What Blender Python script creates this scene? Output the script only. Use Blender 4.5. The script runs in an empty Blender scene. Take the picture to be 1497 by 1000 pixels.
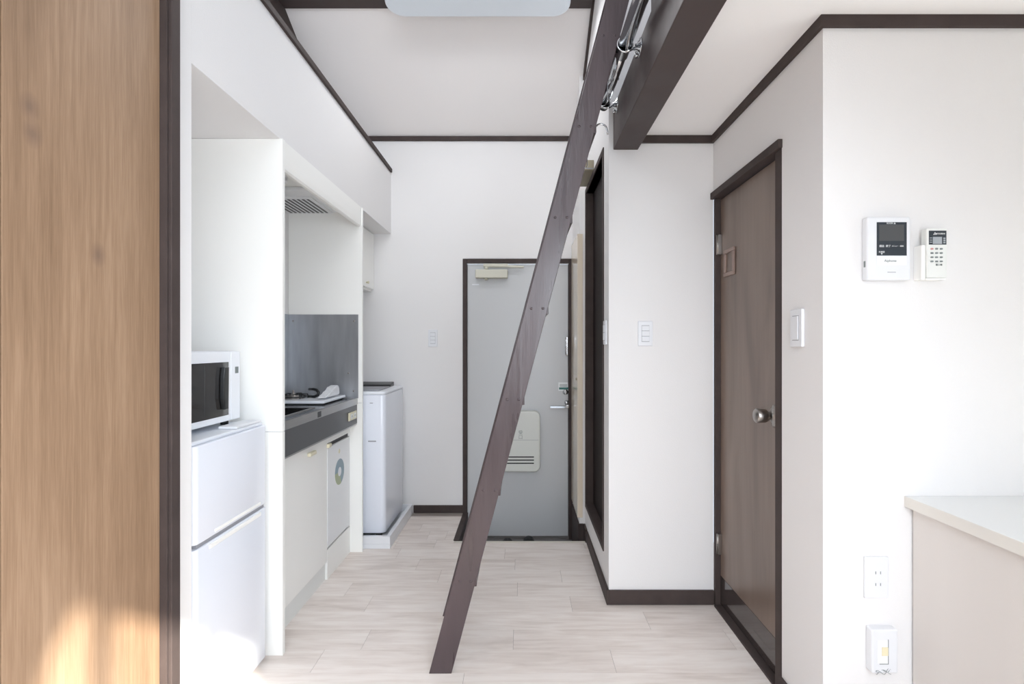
import bpy, bmesh, math, random
from mathutils import Vector, Matrix
R = math.radians
sc = bpy.context.scene
C = sc.collection

# ------------------------------------------------------------------ materials
def lin(c):
    return tuple(((v/255)/12.92 if v/255 <= .04045 else ((v/255+.055)/1.055)**2.4) for v in c)
def mat(name, rgb, rough=.5, metal=0, noise=0, scale=8, stretch=(1,1,1), bump=0, bscale=200, coat=0, spec=.5, emit=0, rvar=0):
    m = bpy.data.materials.new(name); m.use_nodes = True
    nt = m.node_tree; b = nt.nodes['Principled BSDF']
    col = lin(rgb)
    b.inputs['Base Color'].default_value = (*col, 1)
    b.inputs['Roughness'].default_value = rough
    b.inputs['Metallic'].default_value = metal
    b.inputs['Specular IOR Level'].default_value = spec
    b.inputs['Coat Weight'].default_value = coat
    b.inputs['Coat Roughness'].default_value = .08
    if emit:
        b.inputs['Emission Color'].default_value = (*col, 1); b.inputs['Emission Strength'].default_value = emit
    tc = nt.nodes.new('ShaderNodeTexCoord')
    if noise or rvar:
        mp = nt.nodes.new('ShaderNodeMapping'); mp.inputs['Scale'].default_value = stretch
        n = nt.nodes.new('ShaderNodeTexNoise'); n.inputs['Scale'].default_value = scale; n.inputs['Detail'].default_value = 6
        nt.links.new(tc.outputs['Object'], mp.inputs['Vector']); nt.links.new(mp.outputs['Vector'], n.inputs['Vector'])
        if noise:
            r = nt.nodes.new('ShaderNodeMapRange')
            r.inputs['From Min'].default_value = .25; r.inputs['From Max'].default_value = .75
            r.inputs['To Min'].default_value = 1-noise; r.inputs['To Max'].default_value = 1+noise
            mx = nt.nodes.new('ShaderNodeVectorMath'); mx.operation = 'SCALE'
            mx.inputs[0].default_value = col
            nt.links.new(n.outputs['Fac'], r.inputs['Value']); nt.links.new(r.outputs['Result'], mx.inputs['Scale'])
            nt.links.new(mx.outputs['Vector'], b.inputs['Base Color'])
        if rvar:
            r2 = nt.nodes.new('ShaderNodeMapRange')
            r2.inputs['From Min'].default_value = .3; r2.inputs['From Max'].default_value = .7
            r2.inputs['To Min'].default_value = max(0, rough-rvar); r2.inputs['To Max'].default_value = rough+rvar
            nt.links.new(n.outputs['Fac'], r2.inputs['Value']); nt.links.new(r2.outputs['Result'], b.inputs['Roughness'])
    if bump:
        n2 = nt.nodes.new('ShaderNodeTexNoise'); n2.inputs['Scale'].default_value = bscale; n2.inputs['Detail'].default_value = 3
        bp = nt.nodes.new('ShaderNodeBump'); bp.inputs['Strength'].default_value = bump; bp.inputs['Distance'].default_value = .002
        mp2 = nt.nodes.new('ShaderNodeMapping'); mp2.inputs['Scale'].default_value = stretch
        nt.links.new(tc.outputs['Object'], mp2.inputs['Vector']); nt.links.new(mp2.outputs['Vector'], n2.inputs['Vector'])
        nt.links.new(n2.outputs['Fac'], bp.inputs['Height']); nt.links.new(bp.outputs['Normal'], b.inputs['Normal'])
    return m

def wood(name, dark, mid, light, rough=.45, warp=2.5, gscale=60, knots=False, spec=.4, fine=.38):
    """long vertical grain (along local z)"""
    m = bpy.data.materials.new(name); m.use_nodes = True
    nt = m.node_tree; L = nt.links; b = nt.nodes['Principled BSDF']
    b.inputs['Roughness'].default_value = rough; b.inputs['Specular IOR Level'].default_value = spec
    tc = nt.nodes.new('ShaderNodeTexCoord')
    def noise(s, st, det=4, dist=0):
        mp = nt.nodes.new('ShaderNodeMapping'); mp.inputs['Scale'].default_value = st
        n = nt.nodes.new('ShaderNodeTexNoise'); n.inputs['Scale'].default_value = s; n.inputs['Detail'].default_value = det
        n.inputs['Distortion'].default_value = dist
        L.new(tc.outputs['Object'], mp.inputs['Vector']); L.new(mp.outputs['Vector'], n.inputs['Vector'])
        return n
    big = noise(warp, (1,1,.25), 3, .6)
    fin = noise(gscale, (1,1,.035), 6, .3)
    fin2 = noise(gscale*3.2, (1,1,.05), 2)
    mth = nt.nodes.new('ShaderNodeMath'); mth.operation = 'MULTIPLY_ADD'; mth.inputs[1].default_value = fine
    L.new(fin.outputs['Fac'], mth.inputs[0]); L.new(big.outputs['Fac'], mth.inputs[2])
    mth2 = nt.nodes.new('ShaderNodeMath'); mth2.operation = 'MULTIPLY_ADD'; mth2.inputs[1].default_value = fine*.6
    L.new(fin2.outputs['Fac'], mth2.inputs[0]); L.new(mth.outputs[0], mth2.inputs[2])
    cr = nt.nodes.new('ShaderNodeValToRGB')
    e = cr.color_ramp.elements
    c0 = .5 + fine*.8
    e[0].position = c0-.22; e[0].color = (*lin(dark),1); e[1].position = c0+.22; e[1].color = (*lin(light),1)
    k = cr.color_ramp.elements.new(c0); k.color = (*lin(mid),1)
    L.new(mth2.outputs[0], cr.inputs['Fac'])
    out = cr.outputs['Color']
    if knots:
        for (kx, kz) in knots:
            vm = nt.nodes.new('ShaderNodeVectorMath'); vm.operation = 'SUBTRACT'; vm.inputs[1].default_value = (0, kx, kz)
            L.new(tc.outputs['Object'], vm.inputs[0])
            v2 = nt.nodes.new('ShaderNodeVectorMath'); v2.operation = 'MULTIPLY'; v2.inputs[1].default_value = (0, 1, .8)
            L.new(vm.outputs[0], v2.inputs[0])
            ln = nt.nodes.new('ShaderNodeVectorMath'); ln.operation = 'LENGTH'; L.new(v2.outputs[0], ln.inputs[0])
            mr = nt.nodes.new('ShaderNodeMapRange'); mr.inputs['From Min'].default_value = .004; mr.inputs['From Max'].default_value = .026
            mr.inputs['To Min'].default_value = .45; mr.inputs['To Max'].default_value = 0
            L.new(ln.outputs['Value'], mr.inputs['Value'])
            mx = nt.nodes.new('ShaderNodeMix'); mx.data_type = 'RGBA'; mx.inputs['B'].default_value = (*lin((88,70,66)),1)
            L.new(mr.outputs['Result'], mx.inputs['Factor']); L.new(out, mx.inputs['A']); out = mx.outputs['Result']
    L.new(out, b.inputs['Base Color'])
    bp = nt.nodes.new('ShaderNodeBump'); bp.inputs['Strength'].default_value = .12; bp.inputs['Distance'].default_value = .001
    L.new(fin.outputs['Fac'], bp.inputs['Height']); L.new(bp.outputs['Normal'], b.inputs['Normal'])
    return m

M = {}
M['wall']   = mat('white_wallpaper', (230,229,229), .85, bump=.25, bscale=260, spec=.2)
M['ceil']   = mat('ceiling_wallpaper', (240,237,236), .9, bump=.2, bscale=220, spec=.2)
M['ceil_lit']  = mat('ceiling_wallpaper_brightened', (247,246,246), .9, bump=.2, bscale=220, spec=.2)  # same wallpaper as the ceiling, brightened in place of bounce light
M['trim']   = mat('dark_brown_trim', (72,63,61), .6, spec=.15, noise=.12, scale=14, stretch=(1,1,1), bump=.1)
M['beam']   = mat('dark_brown_beam', (72,62,61), .5, spec=.3, noise=.15, scale=5, rvar=.1)
M['ladder'] = mat('purple_brown_paint', (72,61,64), .34, noise=.2, scale=14, stretch=(1,1,.12), bump=.7, bscale=50, rvar=.1)
M['dkdoor'] = mat('black_brown_laminate', (34,26,25), .6, spec=.12, noise=.1, scale=10)
M['closet'] = wood('closet_oak', (128,102,79), (153,125,100), (175,147,121), .5, 2.2, 95, knots=[(-.158,.983),(-.152,.930),(.009,.713)])
M['rdoor']  = wood('grey_brown_door', (100,84,75), (118,102,92), (132,115,104), .32, 4.5, 30, spec=.5, fine=.2)
M['cab']    = mat('cabinet_white', (243,243,240), .35, spec=.4)
M['cabw']   = mat('cabinet_edge_white', (246,246,243), .3)
M['plinth'] = mat('plinth_grey_white', (228,230,228), .45)
M['fridge'] = mat('fridge_white', (229,233,242), .22, spec=.5)
M['appl']   = mat('appliance_white', (232,236,242), .3)
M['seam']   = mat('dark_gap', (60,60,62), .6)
M['softseam'] = mat('grey_seam', (150,152,158), .5)
M['glassd'] = mat('dark_glass', (38,36,36), .07, coat=.5)
M['black']  = mat('black_plastic', (26,28,30), .3)
M['rubber'] = mat('black_rubber', (20,20,20), .6)
M['steel']  = mat('stainless_steel', (150,150,152), .2, metal=1, noise=.12, scale=4, rvar=.07)
M['steelb'] = mat('brushed_steel_edge', (178,178,178), .33, metal=1, noise=.05, scale=60, stretch=(1,.05,1))
M['steelk'] = mat('splash_steel', (165,167,171), .34, metal=.7, noise=.2, scale=7, stretch=(2.2,2.2,.3), rvar=.05)
M['chrome'] = mat('chrome', (205,207,210), .09, metal=1)
M['nickel'] = mat('satin_nickel', (160,155,151), .32, metal=1)
M['apron']  = mat('charcoal_apron', (70,71,74), .32)
M['cream']  = mat('cream_plastic', (222,216,190), .4)
M['shoe']   = mat('cream_laminate', (224,211,192), .22, coat=.5)
M['entry']  = mat('blue_grey_steel_door', (192,194,196), .38, spec=.4)
M['mailbox']= mat('mailbox_grey_white', (205,207,202), .45)
M['closer'] = mat('closer_cream', (200,198,184), .4)
M['plast']  = mat('white_plastic', (226,228,232), .35)
M['plast2'] = mat('white_plastic_cooler', (235,237,239), .4)
M['ivory']  = mat('ivory_plastic', (228,230,227), .4)
M['screen'] = mat('screen_black', (44,52,60), .12, coat=.4)
M['scrrefl']   = mat('screen_reflection_grey', (76,78,80), .2)  # paler grey painted as a reflection on the intercom screen
M['lcd']    = mat('lcd_grey', (160,166,172), .2)
M['ink']    = mat('grey_ink', (120,128,128), .6)
M['inkw']   = mat('white_ink', (225,228,230), .6)
M['inkr']   = mat('red_ink', (200,140,138), .6)
M['teal']   = mat('teal_label', (44,104,100), .5)
M['yellow'] = mat('pale_yellow_jack', (232,222,190), .5)
M['stkb']   = mat('sticker_blue', (140,160,172), .5)
M['stkg']   = mat('sticker_green', (172,182,150), .5)
M['lampc']  = mat('lamp_acrylic', (214,222,230), .3, emit=.12)
M['counter']= mat('counter_white', (226,228,228), .35)
M['countere']= mat('counter_edge_cream', (220,217,211), .4)
M['panel']  = mat('counter_panel_wood', (214,209,205), .45, noise=.025, scale=6, stretch=(1,1,.1))
M['board']  = mat('beige_box', (150,142,122), .5)
M['genkan'] = mat('entry_floor_vinyl', (96,94,94), .5, noise=.1, scale=20)
M['nosing'] = mat('step_nosing', (205,198,188), .4)
M['curtain']= mat('curtain_cloth', (225,222,215), .9)
M['kick']   = mat('dark_gloss_kickplate', (62,55,54), .08, coat=.3)
M['frameb'] = mat('small_frame_brown', (140,118,108), .35)
M['outside']= mat('balcony_concrete', (170,170,168), .9)

def floor_mat():
    m = bpy.data.materials.new('floor_planks'); m.use_nodes = True
    nt = m.node_tree; L = nt.links; b = nt.nodes['Principled BSDF']
    b.inputs['Roughness'].default_value = .42; b.inputs['Specular IOR Level'].default_value = .35
    tc = nt.nodes.new('ShaderNodeTexCoord')
    at = nt.nodes.new('ShaderNodeAttribute'); at.attribute_name = 'plank'
    def noise(s, st, det, dist=0):
        ad = nt.nodes.new('ShaderNodeVectorMath'); ad.operation = 'MULTIPLY_ADD'
        ad.inputs[1].default_value = (7,0,9); L.new(at.outputs['Color'], ad.inputs[0]); L.new(tc.outputs['Object'], ad.inputs[2])
        mp = nt.nodes.new('ShaderNodeMapping'); mp.inputs['Scale'].default_value = st
        n = nt.nodes.new('ShaderNodeTexNoise'); n.inputs['Scale'].default_value = s; n.inputs['Detail'].default_value = det; n.inputs['Distortion'].default_value = dist
        L.new(ad.outputs[0], mp.inputs['Vector']); L.new(mp.outputs['Vector'], n.inputs['Vector']); return n
    a = noise(7, (.3,1.2,1), 6, .8); c = noise(30, (.16,1.3,1), 4, .4)
    s = nt.nodes.new('ShaderNodeMath'); s.operation = 'ADD'; L.new(a.outputs['Fac'], s.inputs[0]); L.new(c.outputs['Fac'], s.inputs[1])
    sp = nt.nodes.new('ShaderNodeSeparateColor'); L.new(at.outputs['Color'], sp.inputs[0])
    s2 = nt.nodes.new('ShaderNodeMath'); s2.operation = 'MULTIPLY_ADD'; s2.inputs[1].default_value = .16; L.new(sp.outputs['Green'], s2.inputs[0]); L.new(s.outputs[0], s2.inputs[2])
    cr = nt.nodes.new('ShaderNodeValToRGB'); e = cr.color_ramp.elements
    e[0].position = .38; e[0].color = (*lin((210,199,191)),1); e[1].position = .95; e[1].color = (*lin((240,233,228)),1)
    k = cr.color_ramp.elements.new(.50); k.color = (*lin((224,214,207)),1)
    k = cr.color_ramp.elements.new(.62); k.color = (*lin((233,225,219)),1)
    h = nt.nodes.new('ShaderNodeMath'); h.operation = 'MULTIPLY'; h.inputs[1].default_value = .5; L.new(s2.outputs[0], h.inputs[0])
    L.new(h.outputs[0], cr.inputs['Fac']); L.new(cr.outputs['Color'], b.inputs['Base Color'])
    return m
M['floor'] = floor_mat()
M['fgap'] = mat('plank_joint', (150,140,133), .6)

# ------------------------------------------------------------------ mesh builder
class MB:
    def __init__(s, origin=(0,0,0)):
        s.bm = bmesh.new(); s.o = Vector(origin); s.mats = []; s.mi = 0
    def m(s, key):
        if key not in s.mats: s.mats.append(key)
        s.mi = s.mats.index(key); return s
    def _fin(s, before):
        for f in s.bm.faces:
            if f not in before: f.material_index = s.mi
    def box(s, x0,x1,y0,y1,z0,z1, bev=0, seg=2, smooth=False):
        before = set(s.bm.faces)
        v = bmesh.ops.create_cube(s.bm, size=1)['verts']
        for q in v: q.co = Vector(((x0+x1)/2+q.co.x*(x1-x0), (y0+y1)/2+q.co.y*(y1-y0), (z0+z1)/2+q.co.z*(z1-z0)))
        if bev:
            ed = list({e for q in v for e in q.link_edges})
            bmesh.ops.bevel(s.bm, geom=ed, offset=bev, segments=seg, profile=.5, affect='EDGES', clamp_overlap=True)
        s._fin(before)
        if smooth:
            for f in s.bm.faces:
                if f not in before: f.smooth = True
        return s
    def prism(s, pts, plane, lo, hi, bev=0, seg=2, smooth=False):
        before = set(s.bm.faces)
        def P(a,b,c): return {'xz':(a,c,b),'yz':(c,a,b),'xy':(a,b,c)}[plane]
        v0 = [s.bm.verts.new(P(a,b,lo)) for a,b in pts]; v1 = [s.bm.verts.new(P(a,b,hi)) for a,b in pts]
        n = len(pts)
        fa = s.bm.faces.new(v0); fb = s.bm.faces.new(v1[::-1])
        for i in range(n): s.bm.faces.new((v0[i], v0[(i+1)%n], v1[(i+1)%n], v1[i])).smooth = smooth
        new = [f for f in s.bm.faces if f not in before]
        bmesh.ops.recalc_face_normals(s.bm, faces=new)
        if bev:
            ed = list(set(fa.edges) | set(fb.edges))
            bmesh.ops.bevel(s.bm, geom=ed, offset=bev, segments=seg, profile=.5, affect='EDGES', clamp_overlap=True)
        s._fin(before); return s
    def tube(s, pts, r, seg=14, cap=True, radii=None):
        before = set(s.bm.faces)
        pts = [Vector(p) for p in pts]; rings = []
        up = None
        for i, p in enumerate(pts):
            if i == 0: t = pts[1]-p
            elif i == len(pts)-1: t = p-pts[i-1]
            else: t = (pts[i+1]-p).normalized()+(p-pts[i-1]).normalized()
            t.normalize()
            if up is None:
                up = Vector((0,0,1)) if abs(t.z) < .9 else Vector((1,0,0))
            a = t.cross(up).normalized(); bq = a.cross(t).normalized(); up = bq
            rr = radii[i] if radii else r
            rings.append([s.bm.verts.new(p + a*math.cos(2*math.pi*k/seg)*rr + bq*math.sin(2*math.pi*k/seg)*rr) for k in range(seg)])
        for i in range(len(rings)-1):
            for k in range(seg):
                f = s.bm.faces.new((rings[i][k], rings[i][(k+1)%seg], rings[i+1][(k+1)%seg], rings[i+1][k])); f.smooth = True
        if cap: s.bm.faces.new(rings[0][::-1]); s.bm.faces.new(rings[-1])
        bmesh.ops.recalc_face_normals(s.bm, faces=[f for f in s.bm.faces if f not in before])
        s._fin(before); return s
    def cyl(s, p0, p1, r, seg=24):
        return s.tube([p0,p1], r, seg)
    def lathe(s, base, axis, prof, seg=28):
        """prof: list of (distance along axis, radius)"""
        base = Vector(base); ax = Vector(axis).normalized()
        return s.tube([base+ax*d for d,_ in prof], 0, seg, True, [max(r,.0004) for _,r in prof])
    def torus(s, c, axis, R_, r, seg=28, a0=0, a1=2*math.pi, u=None):
        ax = Vector(axis).normalized(); u = Vector(u) if u else (Vector((0,0,1)) if abs(ax.z)<.9 else Vector((1,0,0)))
        u = (u-ax*u.dot(ax)).normalized(); w = ax.cross(u)
        pts = [Vector(c)+u*math.cos(a0+(a1-a0)*i/seg)*R_+w*math.sin(a0+(a1-a0)*i/seg)*R_ for i in range(seg+1)]
        return s.tube(pts, r, 10)
    def build(s, name, parent=None, **tags):
        me = bpy.data.meshes.new(name)
        o = s.o if parent is None or parent.get('_origin') is None else Vector(parent['_origin'])
        s.bm.transform(Matrix.Translation(-o))
        s.bm.to_mesh(me); s.bm.free()
        for k in s.mats: me.materials.append(M[k])
        ob = bpy.data.objects.new(name, me); C.objects.link(ob)
        if parent is not None: ob.parent = parent; ob['_origin'] = list(o)
        else: ob.location = o; ob['_origin'] = list(o)
        for k, v in tags.items():
            if v: ob[k] = v
        return ob

def rrect(cx, cy, w, h, r, n=6):
    pts = []
    for (sx, sy, a) in ((1,1,0),(-1,1,90),(-1,-1,180),(1,-1,270)):
        for i in range(n+1):
            t = R(a+90*i/n)
            pts.append((cx+sx*(w/2-r)+r*math.cos(t), cy+sy*(h/2-r)+r*math.sin(t)))
    return pts
def thing(name, label, category, loc, group=None, kind=None):
    o = bpy.data.objects.new(name, None); C.objects.link(o); o.location = loc; o.empty_display_size = .1
    o['label'] = label; o['category'] = category; o['_origin'] = list(loc)
    if group: o['group'] = group
    if kind: o['kind'] = kind
    return o
def text(s, size, loc, rot, key, name, parent, align='CENTER', ext=.0004):
    cu = bpy.data.curves.new(name, 'FONT'); cu.body = s; cu.size = size; cu.align_x = align; cu.align_y = 'CENTER'; cu.extrude = ext
    cu.resolution_u = 3
    ob = bpy.data.objects.new(name, cu); C.objects.link(ob)
    bpy.context.view_layer.update()
    me = bpy.data.meshes.new_from_object(ob.evaluated_get(bpy.context.evaluated_depsgraph_get()))
    bpy.data.objects.remove(ob)
    me.transform(Matrix.Translation(Vector(loc)-Vector(parent['_origin'])) @ rot)
    me.materials.clear(); me.materials.append(M[key])
    o = bpy.data.objects.new(name, me); C.objects.link(o); o.parent = parent; o['_origin'] = list(parent['_origin'])
    return o
ROTF = Matrix.Rotation(R(90),4,'X')                       # text facing -Y
ROTX = Matrix.Rotation(R(90),4,'Z') @ Matrix.Rotation(R(90),4,'X')   # text facing +X
S = 'structure'
def struct(mb, name, label, cat): return mb.build(name, kind=S, label=label, category=cat)

# ------------------------------------------------------------------ key dimensions
XL = -1.43; XK = -.99; XR = .43; XD = .944; YB = 3.9; YA = 2.52; YF = 1.605; YR = -.75; XE = 3.0
def ceil_z(y): return 2.857 + .51*(3.9-y) if y > 2.0 else 2.857+.51*1.9

# ------------------------------------------------------------------ floor
joints = {0:[-.22,1.3],1:[-.82,.37,1.4],2:[-.67,-.034,.9],3:[-.3,.58],4:[-.75,.245],5:[-.9,-.02],6:[-.45,.22],7:[-.60,-.036],8:[-.75,-.1],9:[-.8,-.55],10:[-.62,-.5],11:[-.7],12:[-.9]}
mb = MB(); mb.m('fgap').box(-1.5,3.05,YR,3.31,-.2,-.0015); mb.box(-1.5,-.435,3.31,YB+.1,-.2,-.0015)
random.seed(3)
cl = mb.bm.loops.layers.color.new('plank')
def plank(x0,x1,y0,y1):
    before = set(mb.bm.faces); mb.m('floor')
    mb.box(x0+.0007,x1-.0007,y0+.0004,y1-.0004,-.0012,0)
    c = (random.random(), random.random(), random.random(), 1)
    for f in mb.bm.faces:
        if f not in before:
            for l in f.loops: l[cl] = c
for k in range(-18, 13):
    y0 = 1.99+.152*(k-1); y1 = y0+.152
    y0 = max(y0, YR); y1 = min(y1, YB)
    if y1 <= y0: continue
    js = joints.get(k) or sorted(random.uniform(-1.3,2.8) for _ in range(5))
    xs = [-1.45]+js+([x for x in (js[-1]+.95, js[-1]+1.9) if x < 2.9])+[3.0]
    for a, b in zip(xs, xs[1:]):
        if b-a < .02: continue
        if y1 <= 3.3: plank(a,b,y0,y1)
        elif y0 < 3.3:
            plank(a,b,y0,3.3)
            if a < -.435: plank(a,min(b,-.435),3.3,y1)
        elif a < -.435: plank(a,min(b,-.435),y0,y1)
struct(mb,'floor','pale greige wood plank floor running across the room','floor')
struct(MB().m('nosing').box(-.435,.414,3.301,3.33,-.2,.001,.002),'trim_1','pale step nosing at the edge of the sunken entry','step trim')
struct(MB().m('trim').box(-.442,-.402,3.335,3.892,-.2,.003,.002),'trim_2','dark board along the left side of the sunken entry','step trim')
mb = MB(); mb.m('genkan').box(-.45,.5,3.3,YB+.1,-.25,-.2)
struct(mb,'floor_entry','dark grey sunken entry floor in front of the steel door','floor')

# ------------------------------------------------------------------ walls
W = lambda: MB().m('wall')
mb = W()
mb.prism([(XL-.1,-.2),(-.445,-.2),(-.445,1.93),(.39,1.93),(.39,-.2),(.6,-.2),(.6,4.2),(XL-.1,4.2)],'xz',YB,YB+.1)
struct(mb,'wall_back','white wall around the grey steel entry door','wall')
struct(W().box(XL-.1,XL,YR,YB,-.0,4.2),'wall_left','white wall behind the kitchenette and refrigerator','wall')
mb = W()   # closet wall: pier beside the refrigerator, above closet doors
mb.box(XL,XK,1.455,1.54,0,2.6); mb.box(XK-.1,XK,YR,1.455,2.34,2.6); mb.box(XK-.1,XK,YR,.05,0,2.34); mb.box(XK-.099,XK-.05,.05,1.455,2.34,2.5)
struct(mb,'wall_left_closet','white wall end and head around the wood closet doors','wall')
struct(W().box(XL,XK,1.5401,YB,2.118,2.6),'wall_left_soffit','boxed white soffit over the kitchenette and refrigerator','wall')
struct(W().box(XL,XK-.1,YR,1.5,2.55,2.6),'wall_left_ledge','white ledge above the closet','wall')
mb = W()   # hall right wall with dark doorway
y0,y1,z0,z1 = 2.69,3.385,.225,2.27
mb.box(XR,XR+.1,2.62,y0,-.0,4.0); mb.box(XR,XR+.1,y1,3.45,-.2,4.0); mb.box(XR,XR+.1,y0,y1,-.0,z0); mb.box(XR,XR+.1,y0,y1,z1,4.0)
struct(mb,'wall_hall_right','white hallway wall with the tall black brown doorway','wall')
struct(W().box(.391,XR+.1,3.4501,YB,-.2,4.0),'wall_entry_right','white wall stepping out beside the entry door','wall')
struct(W().box(XR,XD,YA,YA+.1,0,4.0),'wall_alcove_back','white wall with the three rocker switch beside the brown door','wall')
mb = W()   # right wall with door opening
dy0, dy1 = 1.858, 2.52
mb.box(XD,XD+.1,YF,dy0,0,2.32); mb.box(XD,XD+.1,dy0,YA+.1,2.018,2.32)
struct(mb,'wall_right','narrow white wall around the brown room door','wall')
struct(W().box(XD+.1,XE+.1,YF,YF+.1,0,2.32),'wall_right_front','bright white wall carrying the intercom and remote','wall')
mb = W(); mb.box(XE,XE+.1,YR,-.5,0,4.2); mb.box(XE,XE+.1,.7,YF,0,4.2); mb.box(XE,XE+.1,-.5,.7,2.0,4.2); mb.box(XE,XE+.1,-.5,.7,0,.7)
w3 = thing('added_side_window','unseen side window added for light from the right','window',(XE+.05,.1,.7),kind=S)  # unseen window put in to bring light from the right
mf = MB().m('nickel')
for y in (-.5,.08,.66): mf.box(XE+.04,XE+.08,y,y+.04,.7,2.0)
for z in (.7,1.96): mf.box(XE+.04,XE+.08,-.46,.66,z,z+.04)
mf.build('window_frame',w3)
struct(mb,'wall_far_right','white side wall of the main room','wall')
mb = W()
mb.box(XL-.1,-.95,YR-.1,YR,0,4.2); mb.box(2.5,XE+.1,YR-.1,YR,0,4.2); mb.box(-.95,2.5,YR-.1,YR,2.15,2.6); mb.box(-.95,2.5,YR-.1,YR,3.5,4.2)
struct(mb,'wall_rear','white window wall behind the viewer','wall')
mb = MB().m('ceil')   # sloped ceiling
mb.prism([(YB+.1,2.857-.051),(2.0,ceil_z(2.01)),(YR-.1,ceil_z(1)),(YR-.1,4.0),(YB+.1,4.0)],'yz',XL-.1,XE+.1)
struct(mb,'ceiling','sloping white ceiling over the hallway','ceiling')
struct(MB().m('ceil_lit').box(.575,XE,YR,YA,2.298,2.40),'ceiling_loft','low white ceiling under the loft','ceiling')

# window (behind the viewer)
w1 = thing('window_1','tall window behind the viewer with white curtains','window',(.8,YR-.05,0),kind=S)
mb = MB().m('nickel')
for x in (-.95,-.1,.95,1.72,2.46): mb.box(x,x+.04,YR-.08,YR-.04,.0,2.15)
for z in (0,2.11): mb.box(-.95,2.5,YR-.08,YR-.04,z,z+.04)
mb.build('window_frame', w1)
def curtain(name, xs_edge, x0, side, label):
    bm = bmesh.new(); n = 70; zs = [i/16*2.15+.02 for i in range(17)]
    grid = []
    for z in zs:
        xe = xs_edge(z); row = []
        for i in range(n+1):
            t = i/n; x = x0+(xe-x0)*t
            row.append(bm.verts.new((x, YR+.06+.022*math.sin(t*n*.9), z)))
        grid.append(row)
    for a, b in zip(grid, grid[1:]):
        for i in range(n): bm.faces.new((a[i],a[i+1],b[i+1],b[i])).smooth = True
    me = bpy.data.meshes.new(name); bm.to_mesh(me); bm.free(); me.materials.append(M['curtain'])
    o = bpy.data.objects.new(name, me); C.objects.link(o); o['label'] = label; o['category'] = 'curtain'
    sm = o.modifiers.new('thick','SOLIDIFY'); sm.thickness = .003
    return o
curtain('curtain', lambda z: .40 if z < 1.8 else .40+.55*(z-1.8)**1.3*1.1, -1.0, 1, 'white curtain drawn over the left of the window behind the viewer')
curtain('curtain', lambda z: 1.09, 2.6, -1, 'white curtain drawn over the right of the window behind the viewer')
struct(MB().m('wall').box(.622,.644,YR-.09,YR-.045,0,2.15),'streak_bar','unseen thin bar added to cast a streak in the sun patch','window')  # unseen bar placed to shade a streak into the sun patch
struct(MB().m('outside').box(-3,5,-2.45,YR-.101,3.56,3.7),'sun_blocker','unseen grey slab added outside to block the sun','sun_blocker')  # unseen slab, keeps sun from entering the upper opening
struct(MB().m('outside').box(-3,5,-3.2,YR-.1,-.3,-.15),'floor_balcony','grey balcony floor outside the window','floor')

# ------------------------------------------------------------------ trims and baseboards
T = lambda: MB().m('trim')
struct(T().box(XL,.4,YB-.014,YB,2.822,2.856),'trim_3','dark crown strip along the top of the entry door wall','ceiling trim')
def slope_trim(xa, xb, ya, yb, h=.034):
    return T().prism([(ya,ceil_z(ya)+.002),(yb,ceil_z(yb)+.002),(yb,ceil_z(yb)-h),(ya,ceil_z(ya)-h)],'yz',xa,xb)
struct(slope_trim(.415,XR,2.1,3.886),'trim_4','dark crown strip sloping along the right hallway wall','ceiling trim')
struct(slope_trim(XL,XL+.02,2.1,3.886,.2),'trim_5','dark crown strip sloping along the upper left wall','ceiling trim')
struct(T().box(XK+.0002,XK+.014,YR,3.885,2.578,2.606,.002),'trim_6','long dark strip along the top of the kitchen soffit','wall trim')
struct(T().box(.575,XD-.0001,YA-.013,YA,2.262,2.298),'trim_7','dark crown strip over the three rocker switch wall','ceiling trim')
struct(T().box(XD-.013,XD,YF-.013,YA-.013,2.262,2.298),'trim_8','dark crown strip over the brown room door','ceiling trim')
struct(T().box(XD,XE,YF-.013,YF,2.262,2.298),'trim_9','dark crown strip above the intercom wall','ceiling trim')
struct(T().box(-.817,-.443,YB-.012,YB,0,.057,.002),'baseboard_back','dark baseboard left of the entry door','baseboard')
mb = T(); mb.box(XR-.012,XR,YA-.012,3.31,0,.073,.002); mb.box(XR-.012,XR,3.332,3.45,-.2,.073,.002); mb.box(.381,XR-.012,3.44,3.45,-.2,.073); mb.box(.381,.391,3.45,3.875,-.2,.073)
struct(mb,'baseboard_hall_right','dark baseboard along the right hallway wall','baseboard')
struct(T().box(XR,XD-.001,YA-.012,YA,0,.071,.002),'baseboard_alcove','dark baseboard under the three rocker switch','baseboard')
mb = T(); mb.box(XD-.012,XD,YF-.012,dy0-.001,0,.071,.002); mb.box(XD,1.195,YF-.012,YF,0,.071,.002)
struct(mb,'baseboard_right','dark baseboard at the corner by the brown door','baseboard')

# beams
mb = MB((.51,1.0,2.23)).m('beam'); mb.box(.452,.573,YR,YA-.0002,2.23,2.436,.003)
loft = mb.build('beam', label='heavy dark brown loft beam running from the viewer to the switch wall', category='beam')
mb = MB((.51,1.75,2.436)).m('beam').box(.455,.57,1.70,1.80,2.4365,3.5,.003)
mb.build('post', label='dark brown post standing on the loft beam', category='post')
mb = MB((-.5,2.97,3.27)).m('beam'); mb.box(XL+.021,XR-.017,2.90,3.05,3.272,3.30,.002); mb.prism([(2.9,3.3),(3.05,3.3),(3.05,ceil_z(3.05)-.002),(2.9,ceil_z(2.9)-.002)],'yz',XL+.021,XR-.017)
mb.build('beam', label='dark crossbeam under the sloped ceiling behind the lamp', category='beam')

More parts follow.
